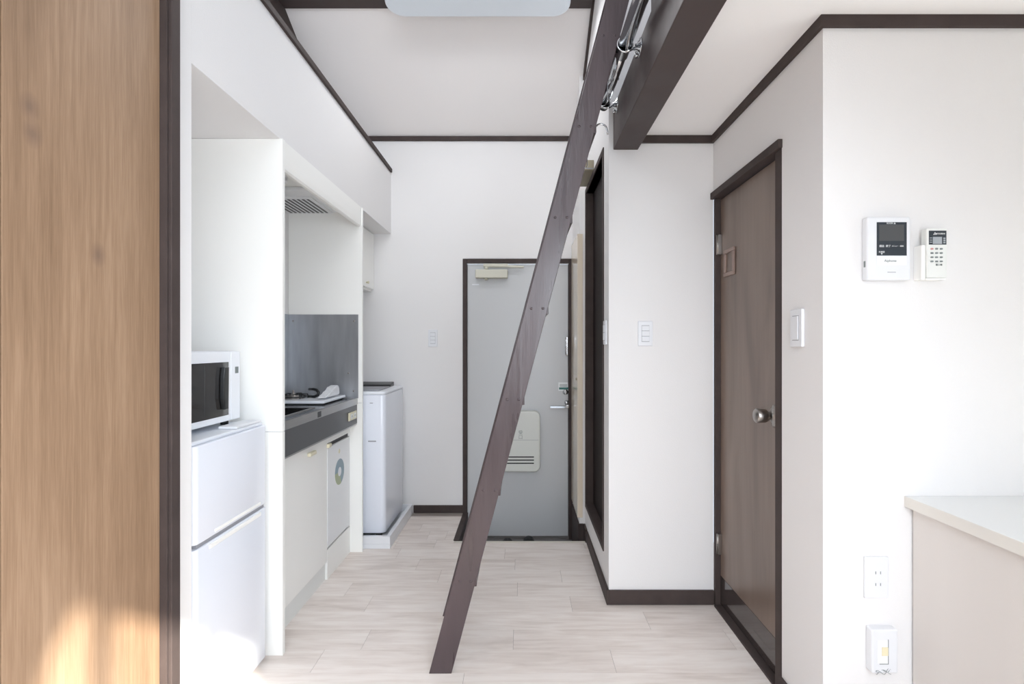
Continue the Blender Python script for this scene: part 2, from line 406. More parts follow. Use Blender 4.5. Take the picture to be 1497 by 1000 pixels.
# ------------------------------------------------------------------ ceiling lamp
la = thing('ceiling_lamp','long white acrylic ceiling lamp with rounded ends under the crossbeam','lamp',(-.243,2.88,3.27))
mb = MB().m('lampc'); mb.prism(rrect(-.243,2.88,1.04,.2,.098,10),'xy',3.167,3.245,.03,4,True)
mb.build('lamp_cover', la)
mb = MB().m('plast'); mb.prism(rrect(-.243,2.89,.9,.14,.03,4),'xy',3.245,3.271); mb.build('lamp_base', la)

# ------------------------------------------------------------------ closet doors (left foreground)
def closet_leaf(n, y0, y1, label):
    t = thing(n, label, 'closet door', (XK-.016,(y0+y1)/2,.77), kind=S)
    mb = MB().m('closet').box(XK-.03,XK-.002,y0,y1,.012,2.3,.0015)
    mb.build('door_panel', t); return t
closet_leaf('door_3',.980,1.408,'oak veneer folding closet door leaf next to the dark frame')
closet_leaf('door_4',.545,.977,'oak veneer folding closet door leaf farther from the dark frame')
closet_leaf('door_5',.10,.542,'oak veneer folding closet door leaf nearest the window')
mb = T(); mb.box(XK-.05,-.966,1.418,1.4545,0,2.339,.002); mb.box(XK-.04,-.974,1.409,1.418,0,2.339,.001); mb.box(XK-.05,-.966,.05,1.409,2.302,2.339,.002); mb.box(XK-.05,-.966,.052,.09,0,2.302,.002)
struct(mb,'trim_10','dark brown frame around the oak closet doors','door frame')

# ------------------------------------------------------------------ refrigerator
fr = thing('refrigerator','white two door refrigerator under the microwave','refrigerator',(-1.22,1.825,0))
MB().m('fridge').box(-1.415,-1.066,1.603,2.047,.03,.953,.01).build('body',fr)
def fdoor(z0,z1):
    mb = MB().m('fridge'); pts = [(a,b) for a,b in rrect(-1.039,1.825,.046,.452,.018,6)]
    mb.prism(pts,'xy',z0,z1,.004,2,True); return mb
top = fdoor(.642,.953).build('freezer_door',fr)
low = fdoor(.032,.628).build('door',fr)
MB().m('softseam').box(-1.064,-1.022,1.615,2.035,.6285,.6415).build('door_gap',fr)
MB().m('cabw').box(-1.03,-1.012,1.67,2.0,.606,.622,.004).build('handle',low)
MB().m('cabw').box(-1.03,-1.013,1.70,2.0,.650,.662,.004).build('handle',top)
MB().m('appl').box(-1.41,-1.03,1.607,2.043,.9535,.966,.004).build('top_plate',fr)
MB().m('plast').box(-1.10,-1.03,1.86,2.03,.9665,.976,.003).build('hinge_cover',fr)
for x in (-1.39,-1.08):
    for y in (1.64,2.01): MB().m('black').cyl((x,y,0),(x,y,.031),.012,12).build('foot',fr)

# ------------------------------------------------------------------ microwave
mw = thing('microwave','white microwave oven with black door handle on top of the refrigerator','microwave',(-1.25,1.79,.9665))
MB().m('appl').box(-1.40,-1.112,1.567,2.008,.986,1.248,.006).build('body',mw)
dr = MB().m('appl').box(-1.112,-1.10,1.567,1.945,.987,1.247,.003).build('door',mw)
MB().m('glassd').box(-1.1,-1.0985,1.583,1.926,1.010,1.208).build('window',dr)
MB().m('glassd').box(-1.0985,-1.0975,1.78,1.786,1.02,1.2).build('window_bar',dr)
mb = MB().m('black'); mb.prism([(1.876,1.035),(1.899,1.035),(1.902,1.19),(1.876,1.19),(1.869,1.15),(1.867,1.075)],'yz',-1.098,-1.082,.003); mb.build('handle',dr)
cp = MB().m('appl').box(-1.112,-1.1,1.947,2.008,.987,1.247,.003).build('control_panel',mw)
MB().m('ink').box(-1.1,-1.099,1.972,1.994,1.163,1.188).build('power_label',cp)
for x in (-1.37,-1.14):
    for y in (1.60,1.97): MB().m('black').cyl((x,y,.9665),(x,y,.987),.014,12).build('foot',mw)

# ------------------------------------------------------------------ kitchenette
kt = thing('kitchenette','white compact kitchen unit with steel worktop between tall side panels','kitchen unit',(-1.2,2.63,0))
for (a,b) in ((2.10,2.12),(3.151,3.171)):
    mb = MB().m('cab').box(XL+.001,-.979,a,b,0,.9155,.001); mb.box(XL+.001,-.979,a,b,.9175,2.117,.001); mb.m('softseam').box(XL+.001,-.983,a+.002,b-.002,.9155,.9175)
    mb.m('cabw').box(-.979,-.977,a,b,0,.9155); mb.box(-.979,-.977,a,b,.9175,2.117)
    mb.build('side_panel',kt)
# worktop with basin
mb = MB().m('steel')
sx0,sx1,sy0,sy1 = -1.38,-1.085,2.2,2.66
mb.box(XL+.001,sx0,2.1205,3.1505,.909,.945); mb.box(sx1,-1.0075,2.1205,3.1505,.909,.945); mb.box(sx0,sx1,2.1205,sy0,.909,.945); mb.box(sx0,sx1,sy1,3.1505,.909,.945)
mb.m('steelb').box(-1.0075,-1.004,2.1205,3.1505,.909,.9475,.001); mb.box(-1.022,-1.0075,2.1205,3.1505,.945,.9475)
mb.m('black').box(-1.004,-1.0035,2.53,2.575,.913,.941)
wt = mb.build('worktop',kt)
mb = MB().m('steel')
mb.box(sx0,sx1,sy0,sy1,.76,.764); mb.box(sx0,sx0+.003,sy0,sy1,.764,.944); mb.box(sx1-.003,sx1,sy0,sy1,.764,.944); mb.box(sx0+.003,sx1-.003,sy0,sy0+.003,.764,.944); mb.box(sx0+.003,sx1-.003,sy1-.003,sy1,.764,.944)
mb.m('steelb')
for (a,b,c,d) in ((sx0-.012,sx0,sy0-.012,sy1+.012),(sx1,sx1+.012,sy0-.012,sy1+.012),(sx0,sx1,sy0-.012,sy0),(sx0,sx1,sy1,sy1+.012)): mb.box(a,b,c,d,.9452,.9485,.001)
mb.build('sink_basin',wt)
MB().m('apron').box(-1.03,-1.008,2.121,3.150,.792,.9085).build('apron',kt)
MB().m('steelb').box(-1.03,-1.010,2.121,3.150,.784,.7915).build('apron_strip',kt)
# carcass
MB().m('cab').box(XL+.002,-1.071,2.121,3.150,.10,.78).build('carcass',kt)
MB().m('plinth').box(-1.30,-1.062,2.121,2.775,0,.099).build('plinth',kt)
d1 = MB().m('cab').box(-1.070,-1.050,2.123,2.776,.101,.778,.0015).build('cabinet_door',kt)
mb = MB().m('cream').box(-1.050,-1.031,2.515,2.59,.722,.742,.005,3); mb.build('handle',d1)
MB().m('cab').box(-1.070,-1.051,2.780,3.149,.738,.783,.001).build('fascia',kt); MB().m('cab').box(-1.070,-1.051,2.780,3.149,.0,.160,.001).build('kick_panel',kt)
d2 = MB().m('plast2').box(-1.070,-1.050,2.781,3.142,.172,.714,.003).build('refrigerator_door',kt)
MB().m('seam').box(-1.0705,-1.062,2.785,3.14,.160,.172).build('door_gap',kt); MB().m('seam').box(-1.0705,-1.062,2.785,3.14,.714,.738).build('door_gap',kt)
MB().m('cream').box(-1.050,-1.034,2.766,2.805,.716,.738,.004).build('hinge_tab',d2)
st = MB(); n = 40
cy_, cz_, rr = 2.965,.541,.074
def arc(a0,a1,key):
    st.m(key); st.prism([(cy_,cz_)]+[(cy_+rr*math.cos(R(a0+(a1-a0)*i/14)),cz_+rr*math.sin(R(a0+(a1-a0)*i/14))) for i in range(15)],'yz',-1.05,-1.0492)
arc(-70,110,'stkb'); arc(110,180,'teal' if False else 'stkb'); arc(180,290,'stkg')
st.m('plast').prism([(cy_+.026*math.cos(t/12*math.pi),cz_+.026*math.sin(t/12*math.pi)) for t in range(24)],'yz',-1.0491,-1.0486)
st.build('round_sticker',d2)
MB().m('cream').lathe((-1.05,2.96,.66),(1,0,0),[(0,.013),(.001,.013),(.0014,.0)],18).build('badge',d2)
mb = MB().m('steelk'); mb.box(XL+.0045,-1.0,3.1475,3.1505,.9455,1.46); mb.m('nickel')
for (x,z) in ((-1.025,1.42),(-1.028,.99),(-1.06,1.10),(-1.4,1.42)): mb.lathe((x,3.1475,z),(0,-1,0),[(0,.006),(.002,.005),(.003,.001)],12)
mb.build('side_splashback',kt)
MB().m('steelk').box(XL+.0015,XL+.004,2.121,3.147,.9455,1.46).build('rear_splashback',kt)
mb = MB().m('cab').prism([(-.982,2.117),(-.982,2.03),(-.985,2.005),(-.992,1.998),(-1.006,1.998),(-1.006,2.117)],'xz',2.1205,3.1505)
mb.build('hood_valance',kt)
MB().m('cab').box(XL+.001,-1.007,2.1205,3.1505,2.108,2.117).build('top_panel',kt)
# range hood filter
hd = thing('range_hood','white hood with slatted filter under the kitchen unit top','range hood',(-1.26,2.9,2.06))
MB().m('plast2').box(XL+.005,-1.13,2.70,3.148,2.084,2.1075,.008).build('body',hd)
mb = MB().m('plast2'); mb.box(XL+.01,-1.15,2.80,3.135,2.076,2.0838,.002); mb.m('black')
for i in range(9):
    x = -1.40+i*.027; mb.box(x,x+.012,2.83,3.115,2.0738,2.0758)
mb.build('filter',hd)
mb = MB().m('plast'); mb.prism(rrect(-1.25,2.5,.2,.1,.03,5),'xy',2.07,2.1075,.01,3,True)
mb.build('hood_light',hd)
# outlet on apron
ot = thing('power_outlet','cream double outlet on the charcoal kitchen apron','outlet',(-1.0075,3.05,.853))
MB().m('cream').box(-1.0078,-.998,2.985,3.115,.828,.876,.003).build('outlet_plate',ot)
mb = MB().m('ivory')
for y in (3.022,3.078): mb.box(-.998,-.9965,y-.02,y+.02,.838,.866,.001)
mb.m('seam')
for y in (3.022,3.078):
    for q in (-.007,.007): mb.box(-.9965,-.9962,y+q-.0012,y+q+.0012,.847,.857)
mb.build('socket',ot)

# gas hob
hb = thing('gas_hob','white enamel single burner gas hob on the steel worktop','hob',(-1.24,2.96,.9455))
MB().m('seam').box(-1.38,-1.09,2.81,3.125,.9455,.9525).build('base',hb)
MB().m('appl').box(-1.405,-1.073,2.79,3.135,.9525,.968,.004).build('tray',hb)
bx,by = -1.302,2.93
mb = MB().m('nickel').lathe((bx,by,.968),(0,0,1),[(0,.062),(.004,.06),(.006,.04),(.018,.036),(.022,.03),(.024,.012),(.03,.006),(.044,.006),(.048,.002)],30); mb.build('burner',hb)
mb = MB().m('black'); mb.torus((bx,by,.979),(0,0,1),.075,.0045,36)
for a in range(0,360,60):
    c,s_ = math.cos(R(a+20)),math.sin(R(a+20)); mb.tube([(bx+c*.078,by+s_*.078,.969),(bx+c*.075,by+s_*.075,.992),(bx+c*.03,by+s_*.03,.992)],.004,8)
mb.build('pan_support',hb)
mb = MB().m('black').lathe((-1.14,2.795,.9755),(0,-1,0),[(0,.0)],8) if False else MB().m('black')
mb.tube([(-1.235,2.98,.974),(-1.19,2.95,.975),(-1.165,2.94,.985),(-1.162,2.94,1.0),(-1.175,2.95,1.012),(-1.20,2.97,1.016),(-1.235,2.99,1.014)],.0085,10)
mb.build('gas_hose',hb, label='black rubber gas hose loop')
wp = MB((-1.10,2.97,.9685)); wp.m('plast')
wp.prism([(2.86,.976),(3.07,.976),(3.08,.985),(3.08,1.012),(3.05,1.034),(3.0,1.026),(2.93,1.0),(2.87,.982)],'yz',-1.135,-1.090,.006,2)
wo = wp.build('plastic_bag', label='small folded white plastic bag on the corner of the gas hob', category='bag')
tx = bpy.data.textures.new('crumple','CLOUDS'); tx.noise_scale = .03
sb = wo.modifiers.new('s','SUBSURF'); sb.levels = sb.render_levels = 3; sb.subdivision_type = 'SIMPLE'
dm = wo.modifiers.new('d','DISPLACE'); dm.texture = tx; dm.strength = .008; dm.mid_level = .5

# ------------------------------------------------------------------ wall cupboard, washer, pan
cu = thing('wall_cupboard','small white cupboard hung over the washing machine','cupboard',(-1.27,3.53,1.676))
MB().m('cab').box(XL+.001,-1.138,3.175,YB-.001,1.676,2.117,.001).build('body',cu)
dd = MB().m('cab').box(-1.137,-1.118,3.20,YB-.006,1.695,2.11,.0015).build('door',cu)
MB().m('cream').lathe((-1.118,3.70,1.725),(1,0,0),[(0,.006),(.01,.006),(.014,.011),(.02,.01),(.022,.003)],16).build('knob',dd)
pan = MB((-1.12,3.52,0)).m('plast')
pan.box(XL+.002,-.818,3.2,3.86,0,.03,.003); pan.box(XL+.002,-.818,3.2,3.225,.03,.078,.003); pan.box(XL+.002,-.818,3.835,3.86,.03,.078,.003); pan.box(XL+.002,XL+.027,3.225,3.835,.03,.078,.003); pan.box(-.845,-.818,3.225,3.835,.03,.078,.003)
pan.build('washer_pan', label='white drip pan under the washing machine', category='washer pan')
ws = thing('washing_machine','white top loading washing machine standing in its pan','washing machine',(-1.13,3.52,.0305))
mb = MB().m('fridge'); mb.prism(rrect(-1.125,3.525,.514,.51,.03,6),'xy',.072,.955,.006,2,True); mb.build('body',ws)
mb = MB().m('appl'); mb.prism(rrect(-1.125,3.525,.518,.514,.03,6),'xy',.9555,.975,.006,2,True); tp = mb.build('top_frame',ws)
MB().m('softseam').box(-1.34,-.92,3.33,3.60,.9752,.983,.004).build('lid',ws)
mb = MB().m('black'); mb.prism([(3.64,.975),(3.75,.975),(3.75,1.005),(3.66,.99)],'yz',-1.36,-.93,.003); mb.build('control_panel',ws)
MB().m('black').box(-1.36,-1.17,3.285,3.33,.9755,.99,.003).build('lid_handle',ws)
MB().m('softseam').box(-.9755,-.925,3.268,3.2705,.655,.663).build('label_strip',ws)
MB().m('softseam').box(-.965,-.945,3.268,3.2705,.90,.905).build('badge',ws)
for x in (-1.33,-.92):
    for y in (3.32,3.73): MB().m('black').cyl((x,y,.0305),(x,y,.073),.02,14).build('foot',ws)
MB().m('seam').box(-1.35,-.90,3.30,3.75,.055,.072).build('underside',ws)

# ------------------------------------------------------------------ entry door
en = thing('door_1','blue grey steel entry door with mail box at the hallway end','door',(-.02,YB,-.2),kind=S)
mb = T(); mb.box(-.444,-.412,YB-.012,YB+.06,-.2,1.927,.002); mb.box(.360,.3895,YB-.012,YB+.06,-.2,1.927,.002); mb.box(-.412,.360,YB-.012,YB+.06,1.895,1.927,.002); mb.m('nickel').box(-.412,.360,YB-.01,YB+.06,-.2,-.185)
mb.m('plast').box(-.412,.36,YB+.004,YB+.008,1.886,1.8945)
mb.build('door_frame',en)
lf = MB().m('entry').box(-.410,.358,YB+.008,YB+.048,-.183,1.885,.003).build('door_leaf',en)
YD = YB+.008
mb = MB().m('mailbox'); mb.prism(rrect(-.005,.55,.295,.455,.045,8),'xz',YD-.075,YD,.012,3,True); mbx = mb.build('mail_box',lf)
for i in range(3): MB().m('black').box(-.125,.095,YD-.0765,YD-.0752,.385+i*.0235,.394+i*.0235).build('slot',mbx)
MB().m('softseam').box(-.14,.13,YD-.0758,YD-.0752,.562,.5645).build('lid_line',mbx)
text('受\n口',.034,(-.005,YD-.076,.60),ROTF,'ink','marking',mbx)
mb = MB().m('closer'); mb.box(-.345,-.102,YD-.055,YD,1.778,1.842,.006); mb.cyl((-.265,YD-.03,1.765),(-.265,YD-.03,1.778),.013); mb.build('closer_body',lf)
mb = MB().m('closer'); mb.cyl((-.265,YD-.03,1.842),(-.265,YD-.03,1.868),.014); mb.prism([(-.285,1.862),(.02,1.857),(.02,1.869),(-.12,1.878),(-.285,1.880)],'xz',YD-.04,YD-.02,.002); mb.box(-.285,-.10,YD-.044,YD-.036,1.866,1.886,.002); mb.build('closer_arm',lf)
MB().m('plast').box(-.374,-.322,YD-.001,YD,1.729,1.738).build('door_label',lf)
mb = MB().m('chrome'); mb.cyl((.345,YD,.81),(.345,YD-.05,.81),.014); mb.box(.215,.357,YD-.062,YD-.046,.797,.817,.004); mb.lathe((.345,YD,.835),(0,-1,0),[(0,.017),(.008,.015),(.02,.012),(.022,.002)]); mb.build('lever_handle',lf)
mb = MB().m('chrome'); mb.lathe((.337,YD,.915),(0,-1,0),[(0,.022),(.006,.02),(.008,.012),(.012,.01)],20); mb.box(.333,.341,YD-.028,YD-.01,.896,.934,.002); mb.build('thumb_turn',lf)
mb = MB().m('chrome'); mb.box(.335,.357,YD-.03,YD,1.19,1.34,.008,3); mb.cyl((.338,YD-.034,1.2),(.338,YD-.034,1.33),.006,12); mb.build('door_guard',lf)
mb = MB().m('inkw').box(.283,.357,YD-.001,YD,.925,.988); mb.m('teal').box(.288,.357,YD-.0016,YD-.001,.934,.951); mb.m('ink').box(.292,.35,YD-.0016,YD-.001,.958,.964); mb.box(.292,.35,YD-.0016,YD-.001,.97,.974); mb.build('instruction_sticker',lf)

# shoe cupboard on the right of the entry
sh = thing('shoe_cupboard','tall shallow cream shoe cupboard right of the entry door','cupboard',(.384,3.68,.117))
bd = MB().m('shoe').box(.3765,.3905,3.4499,3.85,.117,2.017,.001); bd.box(.3765,.412,3.436,3.4499,.117,2.017,.001); bd = bd.build('door',sh)
MB().m('board').box(.372,.3765,3.50,3.515,1.03,1.05).build('latch',bd)
# beige box over doorway
bb = thing('breaker_box','small beige box high on the hallway wall above the dark doorway','electrical box',(.40,3.15,2.306))
MB().m('board').box(.375,XR-.0002,3.03,3.35,2.306,2.366,.003).build('case',bb)
MB().m('softseam').box(.38,.425,3.028,3.030,2.312,2.318).build('cover_seam',bb)

# dark doorway in the hall wall
dw = thing('door_6','tall black brown sliding door in the right hallway wall','door',(XR,3.04,.2),kind=S)
mb = T()
mb.box(XR-.006,XR+.09,2.665,2.695,.2,2.30,.0015); mb.box(XR-.006,XR+.09,3.38,3.41,.2,2.30,.0015); mb.box(XR-.006,XR+.09,2.695,3.38,2.27,2.30,.0015); mb.box(XR-.006,XR+.09,2.695,3.38,.2,.23,.0015)
mb.build('door_frame',dw)
MB().m('dkdoor').box(XR+.045,XR+.075,2.696,3.379,.231,2.269).build('door_leaf',dw)

# ------------------------------------------------------------------ brown room door (right)
rd = thing('door_2','grey brown wooden room door with round steel knob','door',(.98,2.19,0),kind=S)
mb = T(); mb.box(XD-.002,XD+.075,dy0,1.905,0,1.984,.002); mb.box(XD+.001,XD+.02,2.497,YA-.0005,.001,1.984,.001); mb.box(XD+.02,XD+.075,2.4975,YA-.0005,.001,1.984)
mb.box(XD-.016,XD+.075,dy0-.004,YA-.0005,1.985,2.017,.002); mb.box(XD-.006,XD+.075,1.905,2.4965,-.0,.010,.002)
mb.build('door_frame',rd)
rl = MB((.985,2.2,1)).m('rdoor').box(.970,1.004,1.907,2.4955,.014,1.978,.001).build('door_leaf',rd)
MB().m('kick').box(.9685,.97,1.908,2.494,.0145,.152).build('kick_plate',rl)
for z in (.258,1.71):
    mb = MB().m('nickel'); mb.box(.9545,.9695,2.480,2.4968,z,z+.097,.001); mb.cyl((.953,2.4925,z),(.953,2.4925,z+.097),.0055,12)
    mb.m('seam').cyl((.953,2.4925,z+.047),(.953,2.4925,z+.0485),.0058,12); mb.build('hinge',rl)
mb = MB().m('nickel')
mb.lathe((.970,1.968,1.0),(-1,0,0),[(0,.034),(.003,.033),(.006,.026),(.010,.015),(.018,.0145),(.024,.018),(.030,.0235),(.037,.0262),(.052,.0272),(.068,.0275),(.072,.024),(.0725,.018),(.0745,.016),(.076,.004)],32)
for z in (1.03,.97): mb.lathe((.9695,1.964,z),(-1,0,0),[(0,.013),(.004,.012),(.005,.004)],16)
mb.build('door_knob',rl)
mb = MB().m('frameb')
for (a,b,c,d) in ((2.324,2.442,1.594,1.612),(2.324,2.442,1.702,1.72),(2.324,2.346,1.612,1.702),(2.420,2.442,1.612,1.702)): mb.box(.962,.9698,a,b,c,d,.002)
mb.m('rdoor').box(.969,.9699,2.346,2.42,1.612,1.702)
mb.build('viewing_window',rl)

# ------------------------------------------------------------------ ladder
ld = thing('ladder','purple brown painted wooden ladder leaning on the steel pipe under the loft','ladder',(-.31,2.2,0))
x_at = lambda z: -.357+.264*z
def stile(ya, yb, dx, z1):
    mb = MB().m('ladder'); mb.prism([(x_at(0)+dx,0),(x_at(0)+dx+.087,0),(x_at(z1)+dx+.087,z1),(x_at(z1)+dx,z1)],'xz',ya,yb,.002,2)
    return mb.build('stile',ld)
stl = stile(1.984,2.014,0,2.95); stile(2.404,2.434,-.012,2.95)
for i in range(8):
    z = .357+.352*i; xa = x_at(z)
    mb = MB().m('ladder'); mb.box(xa+.006,xa+.089,2.014,2.404,z-.022,z+.014,.002); mb.box(xa+.05,xa+.0895,1.988,2.014,z-.022,z+.014,.002)
    mb.build('tread',ld)
for i in range(8):
    z = .357+.352*i
    for q in (.022,.068):
        MB().m('ladder').lathe((x_at(z)+q,1.984,z),(0,-1,0),[(0,.0055),(.0015,.005),(.002,.001)],12).build('screw',stl)

# ------------------------------------------------------------------ steel pipe with brackets
pp = thing('hanging_rail','chrome pipe rail bracketed to the side of the loft beam','rail',(.395,2.0,2.415))
pz, px_ = 2.415,.395
MB().m('chrome').cyl((px_,1.0,pz),(px_,2.02,pz),.0265,28).build('thick_pipe',pp)
MB().m('chrome').cyl((px_,2.02,pz),(px_,2.455,pz),.021,28).build('thin_pipe',pp)
MB().m('black').cyl((px_,2.455,pz),(px_,2.462,pz),.0215,24).build('end_cap',pp)
for y, rr in ((1.95,.029),(2.42,.024)):
    mb = MB().m('chrome'); mb.torus((px_,y,pz),(0,1,0),rr,.0035,28)
    mb.lathe((.4518,y,pz-.012),(-1,0,0),[(0,.034),(.004,.032),(.006,.024),(.010,.022),(.012,.014),(.022,.012)],24)
    mb.tube([(.432,y,pz-.014),(px_+.02,y,pz-.022),(px_,y,pz-rr)],.005,10)
    mb.cyl((.44,y+.012,pz-.045),(.44,y+.012,pz-.03),.006,12)
    mb.build('bracket',pp)
def hook(name, pts, label, r=.0022):
    mb = MB(pts[0]).m('chrome'); mb.tube(pts, r, 10)
    return mb.build(name, label=label, category='hook')
def arcp(c, rad, a0, a1, y, n=14): return [(c[0]+rad*math.cos(R(a0+(a1-a0)*i/n)), y, c[1]+rad*math.sin(R(a0+(a1-a0)*i/n))) for i in range(n+1)]
hook('s_hook', arcp((px_,pz+.001),.0235,-25,200,2.2)+[(px_-.024,2.2,pz-.05)]+arcp((px_-.05,pz-.09),.028,20,-150,2.2)[0:], 'chrome s hook hanging over the pipe rail')
tr = .357+.352*5; xh = x_at(tr)+.092
hook('s_hook', [(xh-.012,2.33,tr+.0165),(xh+.0,2.33,tr+.0165)]+[(xh+.004,2.33,tr+.012),(xh+.006,2.33,tr-.02)]+arcp((xh-.006,tr-.03),.012,0,-160,2.33), 'small chrome hook hanging on the ladder tread below the pipe')
hk = hook('s_hook', arcp((.366,2.262),.027,150,10,2.36)+[(.396,2.36,2.255),(.398,2.36,2.24)], 'small curved chrome hook poking out behind the ladder below the pipe', .004)

# ------------------------------------------------------------------ switches and wall devices
def switch_plate(loc, face, w, h, label, rockers, wide=.5, th=.009):
    """face: 'y' = facing -Y, 'x-' = facing -X"""
    t = thing('light_switch', label, 'light switch', loc)
    x,y,z = loc
    def pl(mb, u0,u1,v0,v1,d0,d1,bev=.0):
        if face == 'y': mb.box(x+u0,x+u1,y-d1,y-d0,z+v0,z+v1,bev)
        else: mb.box(x-d1,x-d0,y+u0,y+u1,z+v0,z+v1,bev)
    mb = MB().m('plast'); pl(mb,-w/2,w/2,-h/2,h/2,.0002,th,.003); mb.build('plate',t)
    mb = MB().m('softseam'); pl(mb,-w*wide/2-.001,w*wide/2+.001,-h*.33,h*.33,th,th+.0006); mb.build('rocker_gap',t)
    hh = h*.64/rockers
    for i in range(rockers):
        mb = MB().m('plast'); v = -h*.32+i*hh
        pl(mb,-w*wide/2,w*wide/2,v+.001,v+hh-.001,th+.0006,th+.004,.001); mb.build('rocker',t)
    return t
switch_plate(((943-762)*YA/750,YA,1.328),'y',.072,.122,'white three rocker light switch left of the brown door',3)
switch_plate(((633-762)*YB/750,YB,1.325),'y',.072,.13,'white light switch on the wall left of the entry door',3)
switch_plate((XR,2.60,1.335),'x-',.07,.122,'white light switch at the edge of the black brown doorway',2)
switch_plate((XD,1.745,1.329),'x-',.075,.128,'white light switch right of the brown door',1,.5,.011)

px = lambda x: (x-762)*YF/750
pz_ = lambda y: 1.27+(505-y)*YF/750
# intercom
ic = thing('intercom','white video intercom monitor with dark screen on the right wall','intercom',(px(1287),YF,pz_(411)))
bd = MB().m('plast').box(px(1259),px(1322),YF-.028,YF-.0002,pz_(411),pz_(320),.006,3).build('body',ic)
scn = MB().m('screen').box(px(1272.5),px(1315.5),YF-.0288,YF-.028,pz_(376),pz_(328)).build('screen',ic)
MB().m('scrrefl').box(px(1276),px(1311.5),YF-.0291,YF-.0288,pz_(355),pz_(331.5)).build('display',scn)  # painted reflection on the screen, not a separate display
text('ROOM ▲',.0065,(px(1293),YF-.0292,pz_(329.8)),ROTF,'inkw','lettering',scn)
for s_, x in (('通話',1279.5),('終了',1289),('メニュー',1298.5),('▸録画',1308)):
    text(s_,.0078 if len(s_)<3 else .0052,(px(x),YF-.0292,pz_(362.5)),ROTF,'inkw','lettering',scn)
text('外部音',.0062,(px(1279.5),YF-.0292,pz_(371)),ROTF,'inkw','lettering',scn)
text('▼',.006,(px(1279.5),YF-.0292,pz_(373.8)),ROTF,'inkw','lettering',scn)
mb = MB().m('plast2').box(px(1272.5),px(1315.5),YF-.0286,YF-.028,pz_(390),pz_(377)); nb = mb.build('name_strip',ic)
text('Aiphone',.011,(px(1292),YF-.0288,pz_(383.5)),ROTF,'ink','lettering',nb)
MB().m('softseam').box(px(1288),px(1300),YF-.0285,YF-.028,pz_(400.3),pz_(399.4)).build('microphone_slot',ic)
mb = MB().m('ink').box(px(1259)-.0004,px(1259),YF-.02,YF-.012,pz_(392),pz_(383)); mb.build('side_switch',ic)
# air conditioner remote in holder
rm = thing('remote_control','white air conditioner remote with small grey display','remote control',(px(1355),YF-.002,pz_(409)))
bd = MB().m('ivory').box(px(1341.5),px(1371),YF-.036,YF-.012,pz_(408.5),pz_(337.5),.004,3).build('body',rm)
fp = MB().m('screen').box(px(1344.5),px(1369.5),YF-.0366,YF-.036,pz_(361),pz_(341)).build('front_panel',rm)
MB().m('lcd').box(px(1350),px(1363),YF-.0370,YF-.0366,pz_(360),pz_(350)).build('display',fp)
mb = MB().m('inkw')
cxm, czm = px(1353), pz_(345.5)
for (a,b) in ((0,.0025),(-.0026,-.0015),(.0026,-.0015)):
    mb.prism([(cxm+a-.0022,czm+b),(cxm+a,czm+b-.0022),(cxm+a+.0022,czm+b),(cxm+a,czm+b+.0022)],'xz',YF-.0370,YF-.0366)
mb.build('logo',fp)
text('MITSUBISHI',.0058,(px(1360.5),YF-.037,pz_(345.5)),ROTF,'inkw','lettering',fp)
for i in range(3):
    MB().m('lcd').box(px(1345.5),px(1349),YF-.0369,YF-.0366,pz_(352+i*3),pz_(351+i*3)).build('display_mark',fp); MB().m('lcd').box(px(1365),px(1368),YF-.0369,YF-.0366,pz_(353+i*3),pz_(351+i*3)).build('display_mark',fp)
for r_ in range(4):
    for c_ in range(3):
        x = 1348.8+c_*6.6; y = 367+r_*6
        mb = MB().m('ink' if not (r_==0 and c_==0) else 'inkr'); mb.prism(rrect(px(x),pz_(y),.0085,.005,.002,3),'xz',YF-.0375,YF-.036); mb.build('button',rm)
text('霧ヶ峰',.007,(px(1359),YF-.0365,pz_(390)),ROTF,'ink','lettering',rm)
rh = thing('remote_holder','white wall holder carrying the air conditioner remote','holder',(px(1352),YF-.002,pz_(411)))
mb = MB().m('cabw'); mb.box(px(1335),px(1340.8),YF-.034,YF,pz_(411),pz_(361),.003); mb.box(px(1340.8),px(1369),YF-.0115,YF,pz_(411),pz_(361),.001); mb.box(px(1340.8),px(1369),YF-.034,YF-.0115,pz_(411),pz_(408.8))
mb.build('bracket',rh)
# outlets
ot = thing('power_outlet','flat white double outlet plate left of the counter','outlet',(px(1279),YF,pz_(843)))
MB().m('plast').box(px(1262),px(1297),YF-.007,YF-.0002,pz_(873),pz_(813),.002).build('outlet_plate',ot)
for y in (836,853):
    for x in (1278,1285): MB().m('ink').box(px(x)-.0011,px(x)+.0011,YF-.0075,YF-.007,pz_(y+2),pz_(y-2)).build('socket_slot',ot)
tv = thing('antenna_outlet','boxy white antenna outlet with yellow jack low beside the counter','outlet',(px(1283),YF,pz_(944)))
MB().m('plast').box(px(1265),px(1303),YF-.03,YF-.0002,pz_(976),pz_(913),.005,3).build('outlet_box',tv)
mb = MB().m('ink').box(px(1288),px(1289),YF-.0306,YF-.03,pz_(962),pz_(927)); mb.box(px(1276),px(1289),YF-.0306,YF-.03,pz_(962.6),pz_(961.8)); mb.m('plast2').box(px(1273),px(1288),YF-.0305,YF-.03,pz_(961.5),pz_(928)); mb.build('module',tv)
mb = MB().m('yellow').box(px(1279),px(1288),YF-.032,YF-.0305,pz_(950),pz_(938)); mb.build('jack',tv)
mb = MB().m('ink')
for k in range(3):
    pts = [(px(1270+i*2.0), YF-.031-.002*math.sin(i+k), pz_(972-1.5*math.sin(i*1.3+k*1.7)-(i*.35 if k==1 else 0)+k*1.5)) for i in range(12)]
    mb.tube(pts,.0006,6)
mb.build('loose_wire',tv,label='thin loose grey wire')

